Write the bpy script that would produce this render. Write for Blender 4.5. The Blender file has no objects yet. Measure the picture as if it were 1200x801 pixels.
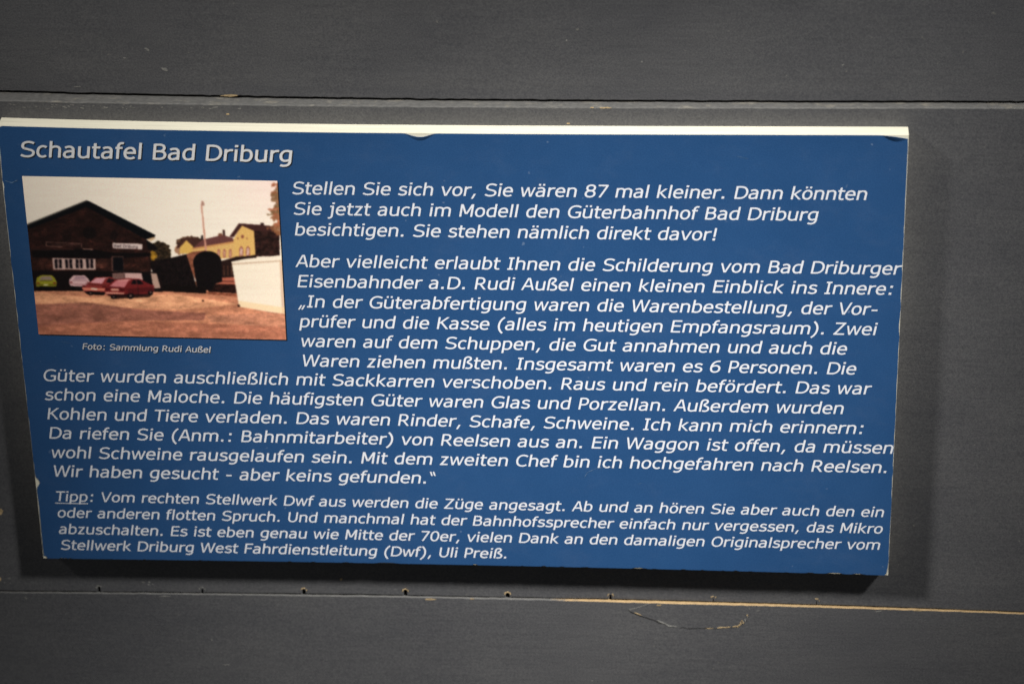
import bpy, math, random
import numpy as np
from mathutils import Vector, Matrix
from mathutils.geometry import delaunay_2d_cdt

random.seed(7)
SC = bpy.context.scene
COL = SC.collection

# ------------------------------------------------------------------ camera
cam = bpy.data.objects.new('camera', bpy.data.cameras.new('camera'))
COL.objects.link(cam)
right = Vector((0.99733, 0.07027, -0.02004)); up = Vector((-0.01505, 0.46591, 0.8847)); fwd = Vector((-0.07151, 0.88204, -0.46572))
M = Matrix.Identity(4)
for i in range(3):
    M[i][0] = right[i]; M[i][1] = up[i]; M[i][2] = -fwd[i]; M[i][3] = (0.15264, -1.8869, 0.99685)[i]
cam.matrix_world = M
cam.data.sensor_width = 36.0
cam.data.lens = 111.05
cam.data.clip_end = 50
cam.data.clip_start = 0.05
cam.data.dof.use_dof = True
cam.data.dof.focus_distance = 2.135
cam.data.dof.aperture_fstop = 5.6
SC.camera = cam

# ------------------------------------------------------------------ world and lamps
w = bpy.data.worlds.new('World'); SC.world = w; w.use_nodes = True
bg = w.node_tree.nodes['Background']
bg.inputs['Color'].default_value = (0.96, 0.98, 1.0, 1); bg.inputs['Strength'].default_value = 0.065

def spot(name, loc, target, energy, color, size, radius):
    l = bpy.data.lights.new(name, 'SPOT'); l.energy = energy; l.color = color
    l.spot_size = math.radians(size); l.spot_blend = 1.0; l.shadow_soft_size = radius
    o = bpy.data.objects.new(name, l); COL.objects.link(o); o.location = loc
    o.rotation_euler = (Vector(target) - Vector(loc)).to_track_quat('-Z', 'Y').to_euler()
    return o
spot('ceiling_spot', (-1.98, -1.0, 1.85), (0.06, 0, -0.07), 520, (1.0, 0.98, 0.945), 13.6, 0.15)
spot('ceiling_spot', (1.62, -1.15, 2.0), (0.04, 0, -0.075), 575, (1.0, 0.99, 0.97), 13.9, 0.15)

SC.view_settings.view_transform = 'Standard'
SC.view_settings.look = 'None'
SC.view_settings.exposure = 0.0
SC.view_settings.gamma = 1.0
SC.view_settings.use_curve_mapping = False
SC.cycles.use_denoising = True

# ------------------------------------------------------------------ helpers
def lin(r, g, b):
    f = lambda c: (c/255/12.92) if c/255 <= 0.04045 else ((c/255+0.055)/1.055)**2.4
    return (f(r), f(g), f(b), 1)

def mat(name, color, rough=0.6, spec=0.3):
    m = bpy.data.materials.new(name); m.use_nodes = True
    b = m.node_tree.nodes['Principled BSDF']
    b.inputs['Base Color'].default_value = color
    b.inputs['Roughness'].default_value = rough
    b.inputs['Specular IOR Level'].default_value = spec
    return m, m.node_tree, b

def noise(nt, scale, mapping, detail=4, rough=0.6, coord=None):
    tc = nt.nodes.new('ShaderNodeTexCoord') if coord is None else coord
    mp = nt.nodes.new('ShaderNodeMapping'); mp.inputs['Scale'].default_value = mapping
    nt.links.new(tc.outputs['Object'], mp.inputs['Vector'])
    n = nt.nodes.new('ShaderNodeTexNoise'); n.inputs['Scale'].default_value = scale
    n.inputs['Detail'].default_value = detail; n.inputs['Roughness'].default_value = rough
    nt.links.new(mp.outputs['Vector'], n.inputs['Vector'])
    return n

def ramp(nt, src, stops):
    r = nt.nodes.new('ShaderNodeValToRGB')
    while len(r.color_ramp.elements) < len(stops): r.color_ramp.elements.new(0.5)
    for e, (p, c) in zip(r.color_ramp.elements, stops): e.position = p; e.color = c
    nt.links.new(src, r.inputs['Fac'])
    return r

def mix(nt, fac, a, b, typ='MIX'):
    m = nt.nodes.new('ShaderNodeMix'); m.data_type = 'RGBA'; m.blend_type = typ
    for s, v in ((m.inputs[0], fac), (m.inputs[6], a), (m.inputs[7], b)):
        if hasattr(v, 'is_linked'): nt.links.new(v, s)
        elif isinstance(v, (int, float)): s.default_value = v
        else: s.default_value = v
    return m.outputs[2]

def bump(nt, b, src, strength, dist, prev=None):
    n = nt.nodes.new('ShaderNodeBump'); n.inputs['Strength'].default_value = strength; n.inputs['Distance'].default_value = dist
    nt.links.new(src, n.inputs['Height'])
    if prev: nt.links.new(prev.outputs[0], n.inputs['Normal'])
    nt.links.new(n.outputs[0], b.inputs['Normal'])
    return n

def obj(name, verts, faces, m, parent=None, smooth=False, label=None, mats=None, fmat=None):
    me = bpy.data.meshes.new(name); me.from_pydata([tuple(v) for v in verts], [], [tuple(f) for f in faces]); me.update()
    for q in (mats or [m]): me.materials.append(q)
    if fmat is not None: me.polygons.foreach_set('material_index', fmat)
    if smooth: me.polygons.foreach_set('use_smooth', [True]*len(me.polygons))
    o = bpy.data.objects.new(name, me); COL.objects.link(o)
    if parent: o.parent = parent
    if label: o['label'] = label
    return o

def thing(name, label, cat):
    o = bpy.data.objects.new(name, None); COL.objects.link(o); o.empty_display_size = 0.05
    o['label'] = label; o['category'] = cat
    return o

def interp(pts, x):
    return float(np.interp(x, [p[0] for p in pts], [p[1] for p in pts])) if pts[0][0] <= x <= pts[-1][0] else \
        (pts[0][1] if x < pts[0][0] else pts[-1][1])

def smooth_interp(pts):
    xs = np.array([p[0] for p in pts]); ys = np.array([p[1] for p in pts])
    c = np.polyfit(xs, ys, 3)
    lo, hi = xs[0], xs[-1]
    def f(x):
        if x < lo: return float(np.polyval(c, lo) + (x-lo)*np.polyval(np.polyder(c), lo))
        if x > hi: return float(np.polyval(c, hi) + (x-hi)*np.polyval(np.polyder(c), hi))
        return float(np.polyval(c, x))
    return f

# ------------------------------------------------------------------ materials
# dark grey painted timber
def paint_material():
    m, nt, b = mat('dark_grey_paint', (0.05, 0.05, 0.052, 1), 0.48, 0.35)
    n1 = noise(nt, 9, (1, 1, 2.2), 5, 0.65)
    n2 = noise(nt, 160, (0.25, 1, 2.4), 3, 0.6)
    n3 = noise(nt, 900, (1, 1, 1), 2, 0.6)
    r1 = ramp(nt, n1.outputs['Fac'], [(0.3, (0.074, 0.0745, 0.079, 1)), (0.72, (0.092, 0.0915, 0.0935, 1))])
    r2 = ramp(nt, n2.outputs['Fac'], [(0.25, (0.94, 0.94, 0.94, 1)), (0.75, (1.06, 1.055, 1.05, 1))])
    c = mix(nt, 1.0, r1.outputs[0], r2.outputs[0], 'MULTIPLY')
    r3 = ramp(nt, n3.outputs['Fac'], [(0.3, (0.76, 0.76, 0.79, 1)), (0.7, (1.24, 1.23, 1.20, 1))])
    c = mix(nt, 1.0, c, r3.outputs[0], 'MULTIPLY')
    # dust and small specks
    n4 = noise(nt, 230, (1, 1, 1), 2, 0.5)
    r4 = ramp(nt, n4.outputs['Fac'], [(0.745, (0, 0, 0, 1)), (0.79, (1, 1, 1, 1))])
    c = mix(nt, r4.outputs[0], c, (0.15, 0.145, 0.13, 1))
    # faint pale smears
    n5 = noise(nt, 16, (0.45, 1, 2.0), 6, 0.7)
    r5 = ramp(nt, n5.outputs['Fac'], [(0.56, (0, 0, 0, 1)), (0.85, (0.35, 0.35, 0.35, 1))])
    c = mix(nt, r5.outputs[0], c, (0.10, 0.098, 0.094, 1))
    nt.links.new(c, b.inputs['Base Color'])
    rr = ramp(nt, n1.outputs['Fac'], [(0.3, (0.42, 0.42, 0.42, 1)), (0.7, (0.56, 0.56, 0.56, 1))])
    nt.links.new(rr.outputs[0], b.inputs['Roughness'])
    n6 = noise(nt, 26, (0.12, 1, 3.0), 5, 0.7)
    p0 = bump(nt, b, n6.outputs['Fac'], 0.16, 0.0012)
    p = bump(nt, b, n2.outputs['Fac'], 0.22, 0.0005, p0)
    bump(nt, b, n3.outputs['Fac'], 0.35, 0.00025, p)
    return m
PAINT = paint_material()

def worn_material(name, bare, lo, hi, xr=None):
    # grey paint rubbed through to something paler, in uneven patches
    m, nt, b = mat(name, (0.06, 0.06, 0.06, 1), 0.6, 0.25)
    n = noise(nt, 120, (0.5, 1, 1), 6, 0.75)
    r = ramp(nt, n.outputs['Fac'], [(lo, (0, 0, 0, 1)), (hi, (1, 1, 1, 1))])
    n2 = noise(nt, 700, (0.4, 1, 1), 3, 0.7)
    base = ramp(nt, n2.outputs['Fac'], [(0.3, (0.085, 0.084, 0.082, 1)), (0.7, (0.15, 0.146, 0.138, 1))])
    bare_r = ramp(nt, n2.outputs['Fac'], [(0.3, tuple(0.6*k for k in bare[:3])+(1,)), (0.7, bare)])
    f = r.outputs[0]
    if xr:
        tc = nt.nodes.new('ShaderNodeTexCoord'); sp = nt.nodes.new('ShaderNodeSeparateXYZ')
        nt.links.new(tc.outputs['Object'], sp.inputs[0])
        mr = nt.nodes.new('ShaderNodeMapRange'); mr.inputs['From Min'].default_value = xr[0]; mr.inputs['From Max'].default_value = xr[1]
        mr.inputs['To Min'].default_value = -0.55; mr.inputs['To Max'].default_value = 0.42
        nt.links.new(sp.outputs['X'], mr.inputs['Value'])
        ad = nt.nodes.new('ShaderNodeMath'); ad.operation = 'ADD'
        nt.links.new(mr.outputs[0], ad.inputs[0]); nt.links.new(n.outputs['Fac'], ad.inputs[1])
        nt.links.new(ad.outputs[0], r.inputs['Fac'])
    nt.links.new(mix(nt, f, base.outputs[0], bare_r.outputs[0]), b.inputs['Base Color'])
    bump(nt, b, n2.outputs['Fac'], 0.4, 0.0004)
    return m
LEDGE = worn_material('worn_ledge_paint', (0.26, 0.24, 0.20, 1), 0.54, 0.68)
RAW_EDGE = worn_material('rubbed_raw_wood_edge', (0.46, 0.32, 0.165, 1), 0.46, 0.62, (-0.05, 0.09))

def plain(name, color, rough, spec, nscale, amp, mapping=(1, 1, 1), bstr=0.0):
    m, nt, b = mat(name, color, rough, spec)
    n = noise(nt, nscale, mapping, 4, 0.65)
    lo = tuple(c*(1-amp) for c in color[:3])+(1,); hi = tuple(min(1, c*(1+amp)) for c in color[:3])+(1,)
    r = ramp(nt, n.outputs['Fac'], [(0.3, lo), (0.7, hi)])
    nt.links.new(r.outputs[0], b.inputs['Base Color'])
    if bstr: bump(nt, b, n.outputs['Fac'], bstr, 0.0003)
    return m
TAN = plain('bare_tan_wood', (0.42, 0.31, 0.17, 1), 0.75, 0.1, 500, 0.45)
PALE = plain('pale_scuffed_primer', (0.20, 0.195, 0.18, 1), 0.7, 0.15, 600, 0.4)
SHADE_BACKING = plain('crack_shade_and_backing', (0.02, 0.02, 0.02, 1), 0.8, 0.1, 300, 0.3)  # near black for the backing panel and the shade painted along the crack
CORE = plain('cream_board_core', (0.73, 0.69, 0.55, 1), 0.85, 0.1, 110, 0.13, (0.18, 9, 9), 0.6)

def film_material():
    m, nt, b = mat('blue_printed_film', (0.028, 0.095, 0.26, 1), 0.42, 0.32)
    n = noise(nt, 14, (1, 1, 1), 6, 0.72)
    r = ramp(nt, n.outputs['Fac'], [(0.3, (0.0172, 0.067, 0.178, 1)), (0.7, (0.0225, 0.079, 0.203, 1))])
    n2 = noise(nt, 1100, (1, 1, 1), 2, 0.6)
    r2 = ramp(nt, n2.outputs['Fac'], [(0.3, (0.80, 0.86, 0.90, 1)), (0.7, (1.2, 1.14, 1.1, 1))])
    c = mix(nt, 1.0, r.outputs[0], r2.outputs[0], 'MULTIPLY')
    n3 = noise(nt, 170, (1, 1, 1), 2, 0.5)      # dust specks
    r3 = ramp(nt, n3.outputs['Fac'], [(0.725, (0, 0, 0, 1)), (0.79, (0.5, 0.5, 0.5, 1))])
    c = mix(nt, r3.outputs[0], c, (0.20, 0.27, 0.38, 1))
    n4 = noise(nt, 22, (0.8, 1, 1.2), 7, 0.8)      # dull rub marks change the gloss and lift the colour a little
    r4 = ramp(nt, n4.outputs['Fac'], [(0.52, (0, 0, 0, 1)), (0.78, (0.08, 0.08, 0.08, 1))])
    c = mix(nt, r4.outputs[0], c, (0.16, 0.20, 0.27, 1))
    nt.links.new(c, b.inputs['Base Color'])
    rr = ramp(nt, n4.outputs['Fac'], [(0.35, (0.34, 0.34, 0.34, 1)), (0.7, (0.55, 0.55, 0.55, 1))])
    nt.links.new(rr.outputs[0], b.inputs['Roughness'])
    bump(nt, b, n2.outputs['Fac'], 0.2, 0.0002)
    return m
FILM = film_material()
WHITE = plain('white_print_ink', (0.735, 0.75, 0.79, 1), 0.5, 0.3, 900, 0.05)
GREYW = plain('warm_white_print_ink', (0.74, 0.73, 0.72, 1), 0.5, 0.3, 900, 0.05)
CAPT = plain('grey_caption_ink', (0.55, 0.55, 0.57, 1), 0.5, 0.3, 900, 0.05)
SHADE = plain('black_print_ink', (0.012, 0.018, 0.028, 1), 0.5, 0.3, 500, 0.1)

# ------------------------------------------------------------------ the wall: three horizontal planks
WY = 0.0138           # face of the middle plank
seam_top = smooth_interp([(-0.3404, 0.1688), (-0.2626, 0.1679), (-0.1901, 0.1674), (-0.1107, 0.1675), (-0.0356, 0.1674), (0.0581, 0.1679), (0.114, 0.1684), (0.2249, 0.1694), (0.335, 0.1706)])
seam_bot = smooth_interp([(-0.3757, -0.2157), (-0.2823, -0.2145), (-0.1894, -0.2133), (-0.091, -0.2122), (-0.0055, -0.212), (0.0553, -0.2123), (0.1763, -0.2129), (0.2364, -0.2133), (0.2664, -0.2135), (0.3561, -0.2155)])
HOLES = [(-0.3034, -0.2118), (-0.2284, -0.2111), (-0.1549, -0.2100), (-0.0818, -0.2090), (-0.0086, -0.2097), (0.0647, -0.2093), (0.1376, -0.2097), (0.2105, -0.2100)]

wall = thing('plank_wall', 'dark grey painted timber wall of wide horizontal planks behind the blue board', 'wall')
X0, X1 = -1.3, 1.3
rng = np.random.RandomState(3)
jx = np.linspace(X0, X1, 1400)
def wob(scale, amp, seed):
    r = np.random.RandomState(seed); k = r.randn(int((X1-X0)/scale)+3)
    return lambda x: amp*float(np.interp(x, np.linspace(X0, X1, len(k)), k))
w1a, w1b = wob(0.003, 0.00010, 1), wob(0.06, 0.00006, 2)
w2a, w2b = wob(0.003, 0.00012, 3), wob(0.02, 0.00014, 4)

def plank(name, xs, profile, m_by_row, mats):
    """profile(x) -> list of (y, z); consecutive rows are joined along x"""
    rows = [profile(x) for x in xs]; n = len(rows[0])
    v = [(x, y, z) for x, r in zip(xs, rows) for (y, z) in r]
    f, fm = [], []
    for i in range(len(xs)-1):
        for j in range(n-1):
            f.append((i*n+j, (i+1)*n+j, (i+1)*n+j+1, i*n+j+1)); fm.append(m_by_row[j])
    f.append(tuple(range(n-1, -1, -1))); fm.append(0)
    f.append(tuple(range((len(xs)-1)*n, len(xs)*n))); fm.append(0)
    return obj(name, v, f, None, wall, mats=mats, fmat=fm)

def up_face(x):       # the upper plank sits back behind the ledge, further at the left
    return WY + float(np.interp(x, [-0.34, -0.04, 0.12, 0.34], [0.0120, 0.0080, 0.0072, 0.0062]))

def upper_profile(x):
    y = up_face(x); z = seam_top(x) + 0.0016 + w1a(x)*1.5
    return [(0.05, z), (y+0.0006, z), (y, z+0.0006), (y, 0.62), (0.05, 0.62)]
plank('plank', jx, upper_profile, [0, 0, 0, 0], [PAINT])

def hole_cut(x):
    h = 0.0
    for k, (hx, hz) in enumerate(HOLES):
        d = abs(x-hx)
        wd = (0.0010, 0.0008, 0.0012, 0.0013, 0.0014, 0.0012, 0.0012, 0.0012)[k]
        if k == 5: wd *= 0.7
        if k > 5: wd *= 0.35
        if d < wd: h = max(h, (hz + (0.0012, 0.0002, 0.0008, 0.0013, 0.0012, 0.0004, 0.0, 0.0)[k] - seam_bot(x))*(1-(d/wd)**4)**0.5)
    return h
mx = sorted(set(list(jx) + [hx+s*q*0.0018 for hx, _ in HOLES for s in (-1, 1) for q in np.linspace(0, 1, 9)]))
def mid_profile(x):
    zt = seam_top(x) + w1a(x) + w1b(x); zb = seam_bot(x) + w2b(x) + hole_cut(x)
    r = 0.0009
    P = [(0.05, zb), (WY+0.0004, zb), (WY, zb+0.0004), (WY, zt-r)]
    for a in (30, 60, 90): P.append((WY + r*(1-math.cos(math.radians(a))), zt - r + r*math.sin(math.radians(a))))
    P.append((0.05, zt))
    return P
plank('plank', mx, mid_profile, [0, 0, 0, 1, 1, 1, 1], [PAINT, LEDGE])

_lf = wob(0.08, 0.00008, 9)
def low_face(x):
    return WY + _lf(x) - float(np.interp(x, [-0.35, 0.0, 0.12, 0.35], [0.0009, 0.0012, 0.0022, 0.0011]))
def low_profile(x):
    y = low_face(x); z = seam_bot(x) - 0.0009 + w2a(x)
    return [(0.05, -0.62), (y, -0.62), (y, z-0.0003), (y+0.0003, z), (0.05, z)]
plank('plank', jx, low_profile, [0, 0, 1, 1], [PAINT, RAW_EDGE])
obj('backing_panel', [(X0, 0.052, -0.62), (X1, 0.052, -0.62), (X1, 0.052, 0.62), (X0, 0.052, 0.62),
                      (X0, 0.064, -0.62), (X1, 0.064, -0.62), (X1, 0.064, 0.62), (X0, 0.064, 0.62)],
    [(0, 1, 2, 3), (7, 6, 5, 4), (0, 4, 5, 1), (3, 2, 6, 7), (0, 3, 7, 4), (1, 5, 6, 2)], SHADE_BACKING, wall)

# chips and scuffs: thin irregular flakes on the paint
def flake_mesh(items, yface, thick=0.00012):
    v, f = [], []
    for (cx, cz, w_, h_, ang) in items:
        n = 9; b0 = len(v); y = yface(cx) - thick
        pts = []
        for k in range(n):
            a = 2*math.pi*k/n; r = random.uniform(0.55, 1.1)
            px, pz = r*w_/2*math.cos(a), r*h_/2*math.sin(a)
            pts.append((cx + px*math.cos(ang) - pz*math.sin(ang), cz + px*math.sin(ang) + pz*math.cos(ang)))
        for (a, c) in pts: v.append((a, y, c))
        for (a, c) in pts: v.append((a, y+thick*0.9, c))
        f.append(tuple(b0+k for k in range(n)))
        for k in range(n): f.append((b0+k, b0+n+k, b0+n+(k+1) % n, b0+(k+1) % n))
    return v, f
def flakes(name, items, yface, m, thick=0.00012):
    v, f = flake_mesh(items, yface, thick); return obj(name, v, f, m, wall)
mid = lambda x: WY
# upper plank
flakes('paint_chip', [(-0.2392, 0.2014, 0.0045, 0.002, -0.7), (-0.2405, 0.2022, 0.002, 0.001, 0.3)], up_face, PALE)
flakes('paint_chip', [(-0.2289, 0.1875, 0.0055, 0.0028, -0.4)], up_face, PALE)
flakes('paint_chip', [(-0.2551, 0.1952, 0.0022, 0.0014, 0)], up_face, PALE)
flakes('paint_chip', [(0.038, 0.2117, 0.0014, 0.0014, 0)], up_face, PALE)
flakes('paint_chip', [(0.0869, 0.1972, 0.0014, 0.0014, 0)], up_face, PALE)
flakes('paint_chip', [(-0.2883, 0.1742, 0.006, 0.0009, 0)], up_face, PALE)
flakes('paint_chip', [(0.2177, 0.1966, 0.002, 0.0009, 0.4)], up_face, PALE)
# tan chips on the edges of the middle plank
flakes('bare_wood_chip', [(-0.1869, 0.1694, 0.0135, 0.0019, 0.0)], lambda x: up_face(x)-0.0003, TAN)
flakes('bare_wood_chip', [(0.0637, 0.1676, 0.0120, 0.0011, 0.0), (0.0545, 0.1676, 0.003, 0.0008, 0)], mid, TAN)
flakes('bare_wood_chip', [(-0.1866, 0.1604, 0.003, 0.0016, 0)], mid, TAN)
flakes('bare_wood_chip', [(0.039, 0.1561, 0.0028, 0.0010, 0)], mid, TAN)
flakes('bare_wood_chip', [(-0.3694, -0.1497, 0.0050, 0.0060, 0.4)], mid, TAN)
flakes('bare_wood_chip', [(-0.3752, -0.2060, 0.003, 0.005, 0)], mid, TAN)
flakes('paint_chip', [(-0.3684, -0.2050, 0.0025, 0.0018, 0), (-0.3679, -0.2091, 0.002, 0.0008, 0), (-0.372, -0.2085, 0.0010, 0.0010, 0)], mid, PALE)
flakes('paint_chip', [(-0.2707, -0.2060, 0.003, 0.0013, 0), (-0.2664, -0.2058, 0.0016, 0.0016, 0), (-0.2670, -0.2078, 0.002, 0.0010, 0), (-0.2640, -0.2073, 0.0010, 0.0010, 0)], mid, PALE)
flakes('paint_chip', [(-0.1274, -0.2000, 0.0022, 0.0020, 0.5)], mid, TAN)
scuffs = [(-0.2886+random.gauss(0, 0.022), 0.1645+random.gauss(0, 0.0011), random.uniform(0.0007, 0.0032), random.uniform(0.0004, 0.0011), random.uniform(-0.3, 0.3)) for _ in range(34)]
scuffs = [s for s in scuffs if s[1] < 0.1664]
flakes('scuff_marks', scuffs, mid, PALE, 0.00005)
scuffs = [(-0.195+random.gauss(0, 0.012), 0.1648+random.gauss(0, 0.0008), random.uniform(0.001, 0.003), random.uniform(0.0005, 0.0010), 0) for _ in range(9)]
flakes('scuff_marks', scuffs, mid, PALE, 0.00005)
# torn rims above the nail holes
for k, (hx, hz) in enumerate(HOLES):
    it = []
    top = hz + 0.0014; big = k in (3, 4, 0, 1)
    for a in np.linspace(0.1, math.pi-0.1, 6):
        if random.random() < (0.9 if big else 0.65):
            it.append((hx + 0.0020*math.cos(a), top - 0.0012 + 0.0017*math.sin(a), random.uniform(0.0010, 0.0021), random.uniform(0.0007, 0.0013), a+1.57))
    if not it: it = [(hx, top+0.0004, 0.0014, 0.0006, 0)]
    flakes('nail_hole_rim', it, mid, TAN if k > 1 else PALE, 0.0003)
# lower plank
flakes('bare_wood_chip', [(-0.0647, -0.2146, 0.0095, 0.0014, 0)], low_face, TAN)
flakes('bare_wood_chip', [(-0.0341, -0.2134, 0.0035, 0.0012, 0)], low_face, TAN)
flakes('bare_wood_chip', [(0.0990, -0.2150, 0.0035, 0.0018, 0)], low_face, TAN)
flakes('bare_wood_chip', [(0.2814, -0.2152, 0.0080, 0.0012, 0)], low_face, TAN)
flakes('paint_chip', [(-0.3574, -0.2209, 0.0016, 0.0030, 0.5)], low_face, PALE)
flakes('paint_chip', [(-0.2552, -0.2168, 0.0090, 0.0011, 0)], low_face, PALE)
flakes('paint_chip', [(0.2545, -0.2165, 0.0060, 0.0007, 0.15)], low_face, PALE)
flakes('paint_chip', [(-0.2148, -0.2745, 0.0050, 0.0008, 0), (-0.2241, -0.2533, 0.001, 0.002, 0)], low_face, PALE)
flakes('paint_chip', [(0.0512, -0.2806, 0.0014, 0.0010, 0)], low_face, PALE)

# the lifted paint flake under the lower seam, its shade painted as dark ribbons
CRACK = [(0.0923, -0.2136), (0.0851, -0.2170), (0.0782, -0.2195), (0.0814, -0.2219), (0.0887, -0.2247), (0.0951, -0.2267), (0.1015, -0.2302), (0.1069, -0.2328), (0.1142, -0.2332), (0.1215, -0.2341), (0.1297, -0.2336), (0.1379, -0.2331), (0.1452, -0.2326), (0.1515, -0.2320), (0.1560, -0.2310), (0.1601, -0.2250), (0.1631, -0.2179), (0.1630, -0.2150)]
pts = []
for a, b in zip(CRACK[:-1], CRACK[1:]):
    for t in np.linspace(0, 1, 4)[:-1]:
        pts.append((a[0]+(b[0]-a[0])*t+random.gauss(0, 0.00018), a[1]+(b[1]-a[1])*t+random.gauss(0, 0.00016)))
pts.append(CRACK[-1])
def crack_slice(i0, i1, wl, wh, lift, m, name, off=0.0):
    v, f = [], []
    P = pts[i0:i1]
    for k, (x, z) in enumerate(P):
        q = P[min(k+1, len(P)-1)]; r = P[max(k-1, 0)]
        d = Vector((q[0]-r[0], q[1]-r[1])).normalized(); nrm = (-d.y, d.x)
        hw = random.uniform(wl, wh)/2 * (0.3 if k in (0, len(P)-1) else 1)
        y = low_face(x)
        for s in (-1, 1): v.append((x+nrm[0]*(hw*s+off), y-lift, z+nrm[1]*(hw*s+off)))
        for s in (-1, 1): v.append((x+nrm[0]*(hw*s+off), y-lift*0.1, z+nrm[1]*(hw*s+off)))
    for k in range(len(P)-1):
        b = 4*k
        f += [(b, b+4, b+5, b+1), (b, b+2, b+6, b+4), (b+1, b+5, b+7, b+3)]
    return obj(name, v, f, m, wall)
crack_slice(0, 8, 0.0002, 0.0006, 0.0001, PALE, 'paint_crack_and_shade')
crack_slice(6, 19, 0.0006, 0.0011, 0.0001, SHADE_BACKING, 'paint_crack_and_shade', -0.0005)  # dark ribbon below the flake's edge, standing in for its cast shadow
crack_slice(9, 12, 0.0005, 0.0013, 0.0002, TAN, 'paint_crack_and_shade', 0.0003)
crack_slice(16, 24, 0.0002, 0.0012, 0.0003, PALE, 'paint_crack_and_shade', 0.0006)
crack_slice(24, 34, 0.0003, 0.0007, 0.0001, SHADE_BACKING, 'paint_crack_and_shade')  # painted shade carried on along the flake's foot
for a, b in ((31, 34), (34, 37), (36, 39), (39, 42), (41, 44)):
    crack_slice(a, b, 0.0003, 0.0012, 0.0002, TAN, 'paint_crack_and_shade', random.uniform(-0.0002, 0.0003))
crack_slice(33, 43, 0.0003, 0.0005, 0.0001, SHADE_BACKING, 'paint_crack_and_shade', -0.0006)  # painted shade beside the bare wood at the right end
for k in range(16):
    t = random.uniform(0, 1); a = pts[42+int(t*6)]
    flakes('crack_flake', [(a[0]+random.gauss(0, 0.0006), a[1]+random.gauss(0, 0.0006), random.uniform(0.0006, 0.0022), random.uniform(0.0005, 0.0014), random.uniform(0.4, 1.6))], low_face, TAN if random.random() < 0.6 else PALE, 0.0003)
flakes('crack_flake', [(0.1690, -0.2180, 0.0030, 0.0006, 0.1)], low_face, PALE)
flakes('crack_flake', [(0.1632, -0.2160, 0.0006, 0.0022, 0.0)], low_face, PALE)

# ------------------------------------------------------------------ the board
board = thing('information_board', 'blue information board with white German text and small colour photo, mounted on the grey wall', 'sign')

TOP = smooth_interp([(-0.3376, 0.1563), (-0.2611, 0.1550), (-0.1663, 0.1541), (-0.0348, 0.1541), (0.0397, 0.1546), (0.188, 0.1556), (0.2608, 0.1563)])
BOT = smooth_interp([(-0.3381, -0.1791), (-0.265, -0.1783), (-0.1856, -0.1777), (-0.0642, -0.1775), (0.0562, -0.1775), (0.1757, -0.178), (0.2594, -0.1791)])
XL, XR = -0.3385, 0.2606
def right_x(z): return float(np.interp(z, [-0.18, -0.034, 0.157], [0.2592, 0.2600, 0.2608]))
def left_x(z): return float(np.interp(z, [-0.18, -0.115, -0.005, 0.072, 0.115, 0.157], [-0.3382, -0.3381, -0.3388, -0.3392, -0.3394, -0.3388]))

def nz(n, amp, seed, smoothn=1):
    r = np.random.RandomState(seed).randn(n)
    for _ in range(smoothn): r = np.convolve(r, [0.25, 0.5, 0.25], 'same')
    return r*amp

def outline(inset_top, inset_right, inset_bot, inset_left, ns=240, nv=130):
    P = []
    xs = np.linspace(XL, right_x(-0.179), ns)
    for i, x in enumerate(xs): P.append((x, BOT(x) + inset_bot(x)))
    zs = np.linspace(BOT(0.2592), TOP(XR), nv)[1:]
    for z in zs: P.append((right_x(z) - inset_right(z), z))
    for x in xs[::-1][0:]: P.append((x, TOP(x) - inset_top(x)))
    for z in zs[::-1][1:-1]: P.append((left_x(z) + inset_left(z), z))
    return P
# drop neighbours that would double back at the corners
def clean(P):
    Q = [P[0]]
    for p in P[1:]:
        if math.hypot(p[0]-Q[-1][0], p[1]-Q[-1][1]) > 0.0004: Q.append(p)
    return Q

core_out = []
for x in np.linspace(left_x(-0.179), right_x(-0.179), 60): core_out.append((x, BOT(x)+0.0002))
for z in np.linspace(-0.17, 0.15, 30): core_out.append((right_x(z), z))
for x in np.linspace(right_x(0.157), left_x(0.157), 60): core_out.append((x, TOP(x)))
for z in np.linspace(0.15, -0.17, 30): core_out.append((left_x(z), z))
n = len(core_out)
cv = [(x, 0.0003, z) for x, z in core_out] + [(x, WY-0.0002, z) for x, z in core_out]
cf = [tuple(range(n)), tuple(range(2*n-1, n-1, -1))] + [(k, n+k, n+(k+1) % n, (k+1) % n) for k in range(n)]
obj('core_panel', cv, cf, CORE, board)

# film outline: worn back from the edges, torn at the corners, chipped along the foot
def bell(x, c, w_): 
    t = abs(x-c)/w_
    return (0.5+0.5*math.cos(math.pi*t)) if t < 1 else 0.0
rb = np.random.RandomState(11)
bot_chips = [(rb.uniform(-0.33, 0.25), rb.uniform(0.0006, 0.0020), rb.uniform(0.0003, 0.0008)) for _ in range(34)]
bot_chips += [(-0.325, 0.002, 0.0009), (-0.0925, 0.011, 0.0007), (-0.0300, 0.002, 0.0009), (0.0850, 0.006, 0.0009), (0.205, 0.004, 0.0006), (0.222, 0.008, 0.0010), (0.238, 0.005, 0.0009), (0.2590, 0.0022, 0.0020), (-0.3375, 0.0028, 0.0022)]
def ib(x):
    h = 0.00005
    for c, w_, a in bot_chips: h = max(h, a*min(1, 1.6*bell(x, c, w_)))
    return h
def it(x):
    h = 0.0
    # the film is pressed down in one place and torn at both top corners
    t = (x+0.058)/0.011
    if -1 < t < 1.0: h = max(h, 0.0026*(0.5+0.5*math.cos(math.pi*t)) ** 0.8)
    if x > 0.240: h = max(h, 0.0026*((x-0.240)/0.021)**1.6)
    if x < -0.3360: h = max(h, 0.0018*(-0.3360-x)/0.0026)
    return h + 0.00012
rr_ = nz(131, 0.00020, 21, 1); rl_ = nz(131, 0.00022, 22, 1)
zz = np.linspace(-0.18, 0.157, 131)
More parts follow.
